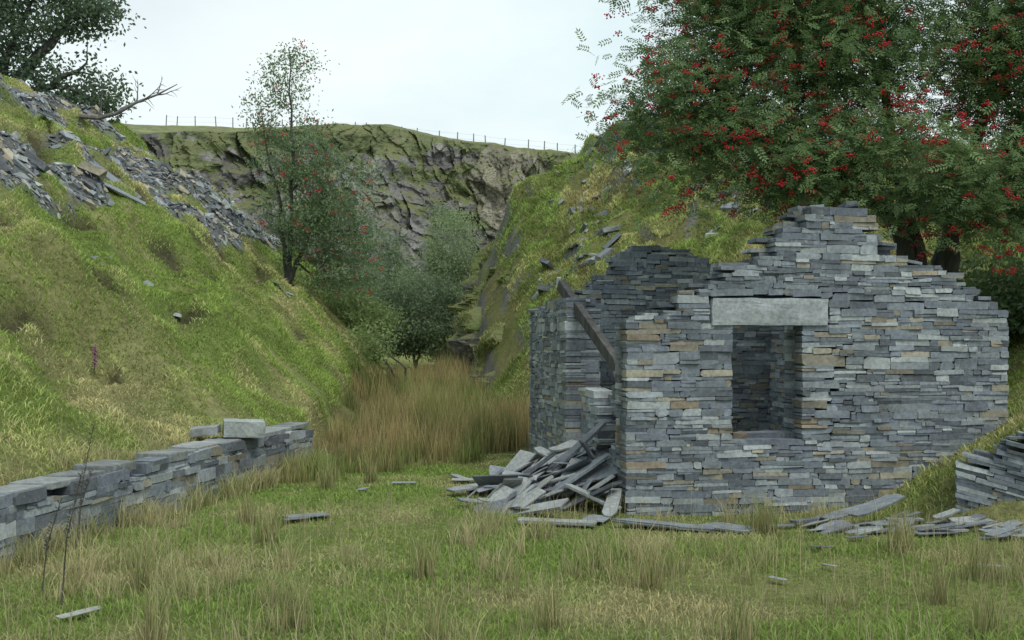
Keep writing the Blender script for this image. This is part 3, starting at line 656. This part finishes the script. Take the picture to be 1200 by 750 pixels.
bush(-4.6,29.5,[(-4.7,29.5,2.5,.9,.9,.9),(-4.0,29.5,1.9,.8,.8,.8)],110,80,"bright green shrub at the foot of the bank",(.15,.21,.08),(.29,.37,.14))
bush(-1.8,33,[(-1.9,33,1.6,.7,.7,.8)],60,65,"small green shrub against the rock",(.12,.165,.085),(.22,.28,.14))
bush(-4.9,38,[(-4.9,38,3.8,1.2,.8,1.8),(-4.1,38,3.0,1.0,.8,1.3)],150,80,"light green sapling below the quarry face",(.15,.21,.12),(.28,.36,.20),name='sapling',cat='tree')
bush(6.9,15.0,[(6.9,15,2.3,1.1,.8,.7),(7.4,14.5,1.9,1.2,.8,.8),(6.2,14.3,1.6,.5,.6,.5)],120,65,"dark evergreen shrub behind the hut",(.07,.115,.05),(.17,.24,.09))
bush(-2.5,24.5,[(-3.2,24.5,1.6,.5,.5,.5)],20,50,"low green bracken at the foot of the bank",(.17,.23,.08),(.30,.38,.15))
# dead branch
mb=MB();R=np.array([-11.2,28.0,Hf(-11.2,28)-.05])
mp=[R,R+(.5,0,.12),R+(1.0,-.1,.22),R+(1.5,-.1,.50),R+(2.0,0,.72),R+(2.5,.1,1.02)]
gz=[max(p[2],Hf(p[0],p[1])+.12) for p in mp];mp=[np.array([p[0],p[1],z_]) for p,z_ in zip(mp,gz)]
tube(mb,mp,[.07,.06,.05,.038,.026,.01],7)
def br(p,d,L,r,dep):
    pts=[p];dd=np.array(d,float)
    for k in range(5):
        dd=unit(dd+rng.normal(0,.16,3));p=p+dd*L/5;pts.append(p)
    tube(mb,pts,[r*(1-.8*k/5) for k in range(6)],6)
    if dep>0:
        for k in (2,3,4): br(pts[k],dd+rng.normal(0,.5,3)+np.array([0,0,.15]),L*.45,r*.45,dep-1)
br(mp[2],(.5,.2,.85),.9,.03,1);br(mp[3],(.9,-.2,.1),.8,.026,1);br(mp[3],(.3,0,.9),.6,.025,1);br(mp[4],(.8,.2,-.05),.6,.02,1);br(mp[1],(.2,0,.9),.8,.028,1);br(mp[4],(.3,.2,.8),.5,.02,1)
o=mk('dead_tree',mb.V,mb.F,M_dead,None,None,tuple(R));tag(o,"bare bleached dead branch leaning over the spoil heap","dead tree")
# ------------------------------------------------------------------ grass
def blades(name,x,y,h,w,cols,lean,label,cat,z=None):
    n=len(x)
    if z is None: z=H(x,y)-.01
    a=rng.uniform(0,6.283,n);wd=np.stack([np.cos(a),np.sin(a),np.zeros(n)],-1)*w[:,None]*.5
    la=rng.uniform(0,6.283,n);ln=np.stack([np.cos(la),np.sin(la),np.zeros(n)],-1)*(h*lean*rng.uniform(.2,1,n))[:,None]
    b=np.stack([x,y,z],-1);up=np.zeros((n,3));up[:,2]=h
    m=b+up*.55+ln*.35;t=b+up*(1-.15*lean)+ln
    V=np.stack([b-wd,b+wd,m+wd*.8,m-wd*.8,t],1).reshape(-1,3)
    i=np.arange(n)[:,None]*5
    F=np.concatenate([i+np.array([[0,1,2]]),i+np.array([[0,2,3]]),i+np.array([[3,2,4]])],0)
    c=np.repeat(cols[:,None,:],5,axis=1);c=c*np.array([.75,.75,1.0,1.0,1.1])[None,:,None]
    o=mk(name,V,F,M_grass,c.reshape(-1,3),smooth=True);tag(o,label,cat,kind="stuff");return o
def okpos(x,y):
    s=toeL(y)-x
    return (foot(x,y)<-.03)&~((s>-.02)&(s<.34)&(y<14.2))
def nearslab(x,y):
    return np.exp(-(((x-3.4)/.8)**2+((y-9.0)/.5)**2))+np.exp(-(((x-1.2)/1.3)**2+((y-9.35)/.35)**2))
def mixcol(k,c1,c2,n): return (np.array(c1)*(1-k[:,None])+np.array(c2)*k[:,None])*rng.uniform(.7,1.3,(n,1))
n=280000;x=rng.uniform(-4.5,6,n);yy=4.3+rng.uniform(0,1,n)**1.25*11
d_=vn(x*1.3,yy*1.3,0,401);hpv=np.maximum(0,1-np.hypot((x-.5)/1.0,(yy-11.2)/1.1))
k=okpos(x,yy)&(x<toeL(yy)+9.5)&(rng.uniform(0,1,n)<.6+.4*d_)&(hpv<.15)&(toeL(yy)-x<.3);x,yy=x[k],yy[k];n=len(x)
dn=vn(x*.9,yy*.9,0,402)*.6+vn(x*3,yy*3,0,403)*.4;kk=np.clip((dn-.55)*3.8+rng.normal(0,.2,n)+.18*sm((7.8-yy)/2.5),0,1)
h=(.022+.038*vn(x*1.7,yy*1.7,0,404))*rng.uniform(.6,1.4,n)*(1+.9*sm((7.0-yy)/2))*(1-.5*np.clip(nearslab(x,yy),0,1))
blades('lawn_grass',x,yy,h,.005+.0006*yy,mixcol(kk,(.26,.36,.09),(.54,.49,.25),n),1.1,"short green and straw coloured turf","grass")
def tufts(nt,xf,yf,per,rad):
    x=np.repeat(xf,per)+rng.normal(0,rad,nt*per);y=np.repeat(yf,per)+rng.normal(0,rad,nt*per);return x,y
nt=650;cx=rng.uniform(-4.2,4.6,nt);cy=4.5+rng.uniform(0,1,nt)**1.6*5.3
kp=((vn(cx*.8,cy*.8,0,410)+.24*sm((6.2-cy)/1.4)+.15*(cx<-1.3)>.68)|(rng.uniform(0,1,nt)<.10))&(nearslab(cx,cy)<.4);cx,cy=cx[kp],cy[kp]
ew=rng.uniform(5,14,120);eb=rng.uniform(5,14,120)
cx=np.concatenate([cx,[2.0,2.4,1.4,2.9],toeL(ew)+rng.uniform(.05,.3,120),toeL(eb)-rng.uniform(.34,.6,120)]);cy=np.concatenate([cy,[9.92,10.0,9.85,10.05],ew,eb])
th_=np.repeat(rng.uniform(.5,1.4,len(cx)),46);tk=np.repeat(rng.uniform(-.3,.3,len(cx)),46)
x,y=tufts(len(cx),cx,cy,46,.055);k=okpos(x,y);x,y,th_,tk=x[k],y[k],th_[k],tk[k];n=len(x)
h=.23*rng.uniform(.4,1.2,n)*th_*np.where(toeL(y)-x>.2,.6,1);kk=np.clip(rng.normal(.6,.2,n)+tk,0,1)
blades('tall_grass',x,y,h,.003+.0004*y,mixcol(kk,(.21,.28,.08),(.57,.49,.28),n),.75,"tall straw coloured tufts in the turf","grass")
rt=np.array([[2.12,8.95],[2.05,9.1],[2.9,8.1],[3.0,8.25],[-1.95,8.6],[-2.3,9.4],[-.6,7.3],[.9,7.0],[-1.2,6.1],[2.6,6.6],[.2,6.0],[-2.4,7.0],[3.1,7.2],[-1.6,12.3],[-2.0,11.7],[2.6,5.9],[-.4,5.6],[1.2,5.7],[-1.9,5.7]])
x,y=tufts(len(rt),rt[:,0],rt[:,1],90,.045);n=len(x);kk=np.clip(rng.normal(.5,.3,n),0,1)
blades('rush_tufts',x,y,rng.uniform(.14,.44,n),.003+.0003*y,mixcol(kk,(.19,.26,.08),(.54,.44,.25),n),.42,"separate rush tufts standing above the turf","rushes")
n=4200;x=rng.uniform(-4.2,5,n);y=4.6+rng.uniform(0,1,n)**1.3*5.4;k=okpos(x,y);x,y=x[k],y[k];n=len(x)
blades('seed_stems',x,y,rng.uniform(.15,.42,n),np.full(n,.0034),mixcol(rng.uniform(0,1,n),(.40,.34,.19),(.6,.52,.33),n),.35,"thin dry seeding grass stems","grass")
nt=1150;cy=12.2+rng.uniform(0,1,nt)**1.1*16;cx=toeL(cy)+rng.uniform(-.5,1,nt)*1.0+rng.uniform(0,4.2,nt)
kp=(cx<toeR(cy)-.1)&(foot(cx,cy)<-.35)&(cx<.1+np.clip((cy-15)*.1,0,1))&((cy>13.2+np.clip(cx+1.6,0,5)*1.0)|(cx<-1.9))&(cx>toeL(cy)-.3)&((vn(cx*1.2,cy*.8,0,422)>.33)|(cy>22));cx,cy=cx[kp],cy[kp]
PR=52;tc_=np.repeat(rng.uniform(-.45,.45,len(cx)),PR);th_=np.repeat(rng.uniform(.35,1.15,len(cx)),PR);td=np.repeat(rng.uniform(.7,1.2,len(cx)),PR)
x,y=tufts(len(cx),cx,cy,PR,.085);k=okpos(x,y);x,y,tc_,th_,td=x[k],y[k],tc_[k],th_[k],td[k];n=len(x)
h=rng.uniform(.35,1.0,n)*th_*(.38+.8*vn(x*.7,y*.7,0,420))*(.65+.35*sm((y-13)/4));kk=np.clip(.15+vn(x*.9,y*.6,0,421)*.9+tc_+rng.normal(0,.15,n),0,1)
blades('rushes',x,y,h,np.full(n,.011),mixcol(kk,(.22,.28,.085),(.46,.36,.18),n)*td[:,None],.3,"bed of tall brown-green rushes filling the valley floor","rushes")
n=430000;y=4.3+rng.uniform(0,1,n)**1.1*30;s_=.33+rng.uniform(0,1,n)**1.1*10;x=toeL(y)-s_;z=H(x,y)
k=(scree_mask(x,y,z)<.4)&(x>-.52*y-1)&(vn(x*1.1,y*1.1,0,430)>.1)&(ledge(x,y,s_)<rng.uniform(.35,.95,n));x,y=x[k],y[k];n=len(x)
dn=vn(x*.5,y*.4,0,431)*.55+vn(x*2,y*1.3,0,432)*.45;s_=toeL(y)-x;kk=np.clip((dn-.47)*3.4+rng.normal(0,.2,n)+.6*sm((2.6-s_)/1.8)*sm((14-y)/3),0,1)
tus=vn(x*3.1,y*2.2,0,46)
h=(.03+.07*tus+.035*vn(x*1.5,y*1.5,0,433))*rng.uniform(.5,1.3,n)*.8
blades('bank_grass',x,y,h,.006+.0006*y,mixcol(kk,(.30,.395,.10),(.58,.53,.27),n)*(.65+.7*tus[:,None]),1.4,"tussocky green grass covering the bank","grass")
n=220000;y=rng.uniform(8.6,34,n);x=toeR(y)+rng.uniform(-.2,8,n);k=(foot(x,y)<-.05)&(vn(x*1.1,y*1.1,0,440)>.15)&((y<23.5)|(x>toeR(y)+.9));x,y=x[k],y[k];n=len(x)
gxr=np.abs(H(x+.1,y)-H(x-.1,y))/.2;k=~((np.abs(y-9.35+(x-3.8)*.43)<.18)&(x>3.75))&((gxr<2.6)|(y<18));x,y=x[k],y[k];n=len(x)
dn=vn(x*.5,y*.5,0,441)*.6+.4*vn(x*2,y*2,0,444);kk=np.clip((dn-.48)*3.4+rng.normal(0,.2,n),0,1);tus=vn(x*3.1,y*2.2,0,46)
blades('bank_grass',x,y,(.04+.1*vn(x*1.5,y*1.5,0,443))*rng.uniform(.5,1.4,n),.006+.0007*y,mixcol(kk,(.28,.37,.10),(.54,.49,.23),n)*(.6+.8*tus[:,None]),1.3,"coarse mossy grass over the rocky bank","grass")
pi_=rng.choice(len(RFV),60000);pi_=pi_[RFH[pi_]>rng.uniform(.2,.9,len(pi_))];p=RFV[pi_]+rng.normal(0,.03,(len(pi_),3));n=len(p)
blades('moss_grass',p[:,0],p[:,1],rng.uniform(.05,.16,n),np.full(n,.02),mixcol(np.clip(rng.normal(.4,.3,n),0,1),(.24,.32,.09),(.44,.39,.19),n),1.6,"grass and moss clinging to the rock face","grass",z=p[:,2]-.03)
for (x_,y_,hh) in ((-3.45,8.6,.95),(-3.35,8.3,.6),(-2.75,6.6,.8),(-3.0,6.9,.6)):
    mb=MB();z_=Hf(x_,y_);zb0=z_
    tube(mb,[(x_,y_,zb0),(x_+.03,y_,zb0+hh*.5),(x_+.12,y_,zb0+hh)],[.005,.004,.0025],5)
    for k in range(50):
        t=random.uniform(.45,1);p=Vector((x_+.12*t*t,y_,zb0+hh*t))
        i0=len(mb.V);a=random.uniform(0,6.28);q=Vector((math.cos(a),math.sin(a),.6))*.022
        mb.V+= [tuple(p),tuple(p+q*.5+Vector((0,0,.006))),tuple(p+q),tuple(p+q*.5-Vector((0,0,.006)))];mb.F.append((i0,i0+1,i0+2,i0+3))
    o=mk('dock_plant',mb.V,mb.F,M_bark,None,None,(x_,y_,zb0));tag(o,"dry brown dock stalk standing in the grass","weed",group="dry dock stalks by the low wall")
fxp=(-4.97,12.85,Hf(-4.97,12.85));mb=MB();tube(mb,[fxp,(fxp[0]+.02,fxp[1],fxp[2]+.4)],[.006,.004],5);nv0=len(mb.V)
for k in range(46):
    t=.15+.25*k/46;a=k*2.4;p=Vector((fxp[0]+.01,fxp[1],fxp[2]+t));q=Vector((math.cos(a),math.sin(a),-.5))*.05;w_=Vector((-math.sin(a),math.cos(a),0))*.014
    i0=len(mb.V);mb.V+=[tuple(p),tuple(p+q*.6+w_),tuple(p+q),tuple(p+q*.6-w_)];mb.F.append((i0,i0+1,i0+2,i0+3))
cols=np.tile(np.array([[.1,.14,.05]]),(len(mb.V),1));cols[nv0:]=(.28,.09,.22)
o=mk('foxglove',mb.V,mb.F,M_petal,cols,None,fxp);tag(o,"small purple foxglove flowering on the grassy bank","flower")
# ------------------------------------------------------------------ camera, light, sky
cam=bpy.data.cameras.new('camera');co=bpy.data.objects.new('camera',cam);COL.objects.link(co)
co.location=(0,0,1.6);co.rotation_euler=(math.radians(90),0,0);cam.lens=38;cam.sensor_width=36;cam.shift_y=.0208;cam.clip_end=2000;cam.clip_start=.1
SC.camera=co
el,az=math.radians(56),math.radians(142)
sl=bpy.data.lights.new('sun','SUN');sl.energy=2.1;sl.angle=math.radians(24);sl.color=(1,.975,.94);so=bpy.data.objects.new('sun',sl);COL.objects.link(so)
dirv=Vector((math.cos(el)*math.sin(az),math.cos(el)*math.cos(az),math.sin(el)));so.rotation_euler=dirv.to_track_quat('Z','Y').to_euler()
w=bpy.data.worlds.new('World');SC.world=w;w.use_nodes=True;nt=w.node_tree
for n_ in list(nt.nodes): nt.nodes.remove(n_)
out=nt.nodes.new('ShaderNodeOutputWorld');bg=nt.nodes.new('ShaderNodeBackground');bg.inputs[1].default_value=.12
sk=nt.nodes.new('ShaderNodeTexSky');sk.sky_type='NISHITA';sk.sun_disc=False;sk.sun_elevation=el;sk.sun_rotation=az
tc=nt.nodes.new('ShaderNodeTexCoord')
nf=noise(nt,tc.outputs['Generated'],2.2,7,.55,(1,1,2.6));nf2=noise(nt,tc.outputs['Generated'],1.8,6,.55,(1,1,2.4))
cl=mixc(nt,maprange(nt,nf2,.35,.65,0,1),(5.8,7.5,7.9),(7.9,8.7,8.7))
fin=mixc(nt,maprange(nt,nf,.36,.62,.8,1),sk.outputs[0],cl)
nt.links.new(fin,bg.inputs[0]);nt.links.new(bg.outputs[0],out.inputs[0])
SC.view_settings.view_transform='Standard';SC.view_settings.look='None';SC.view_settings.exposure=0
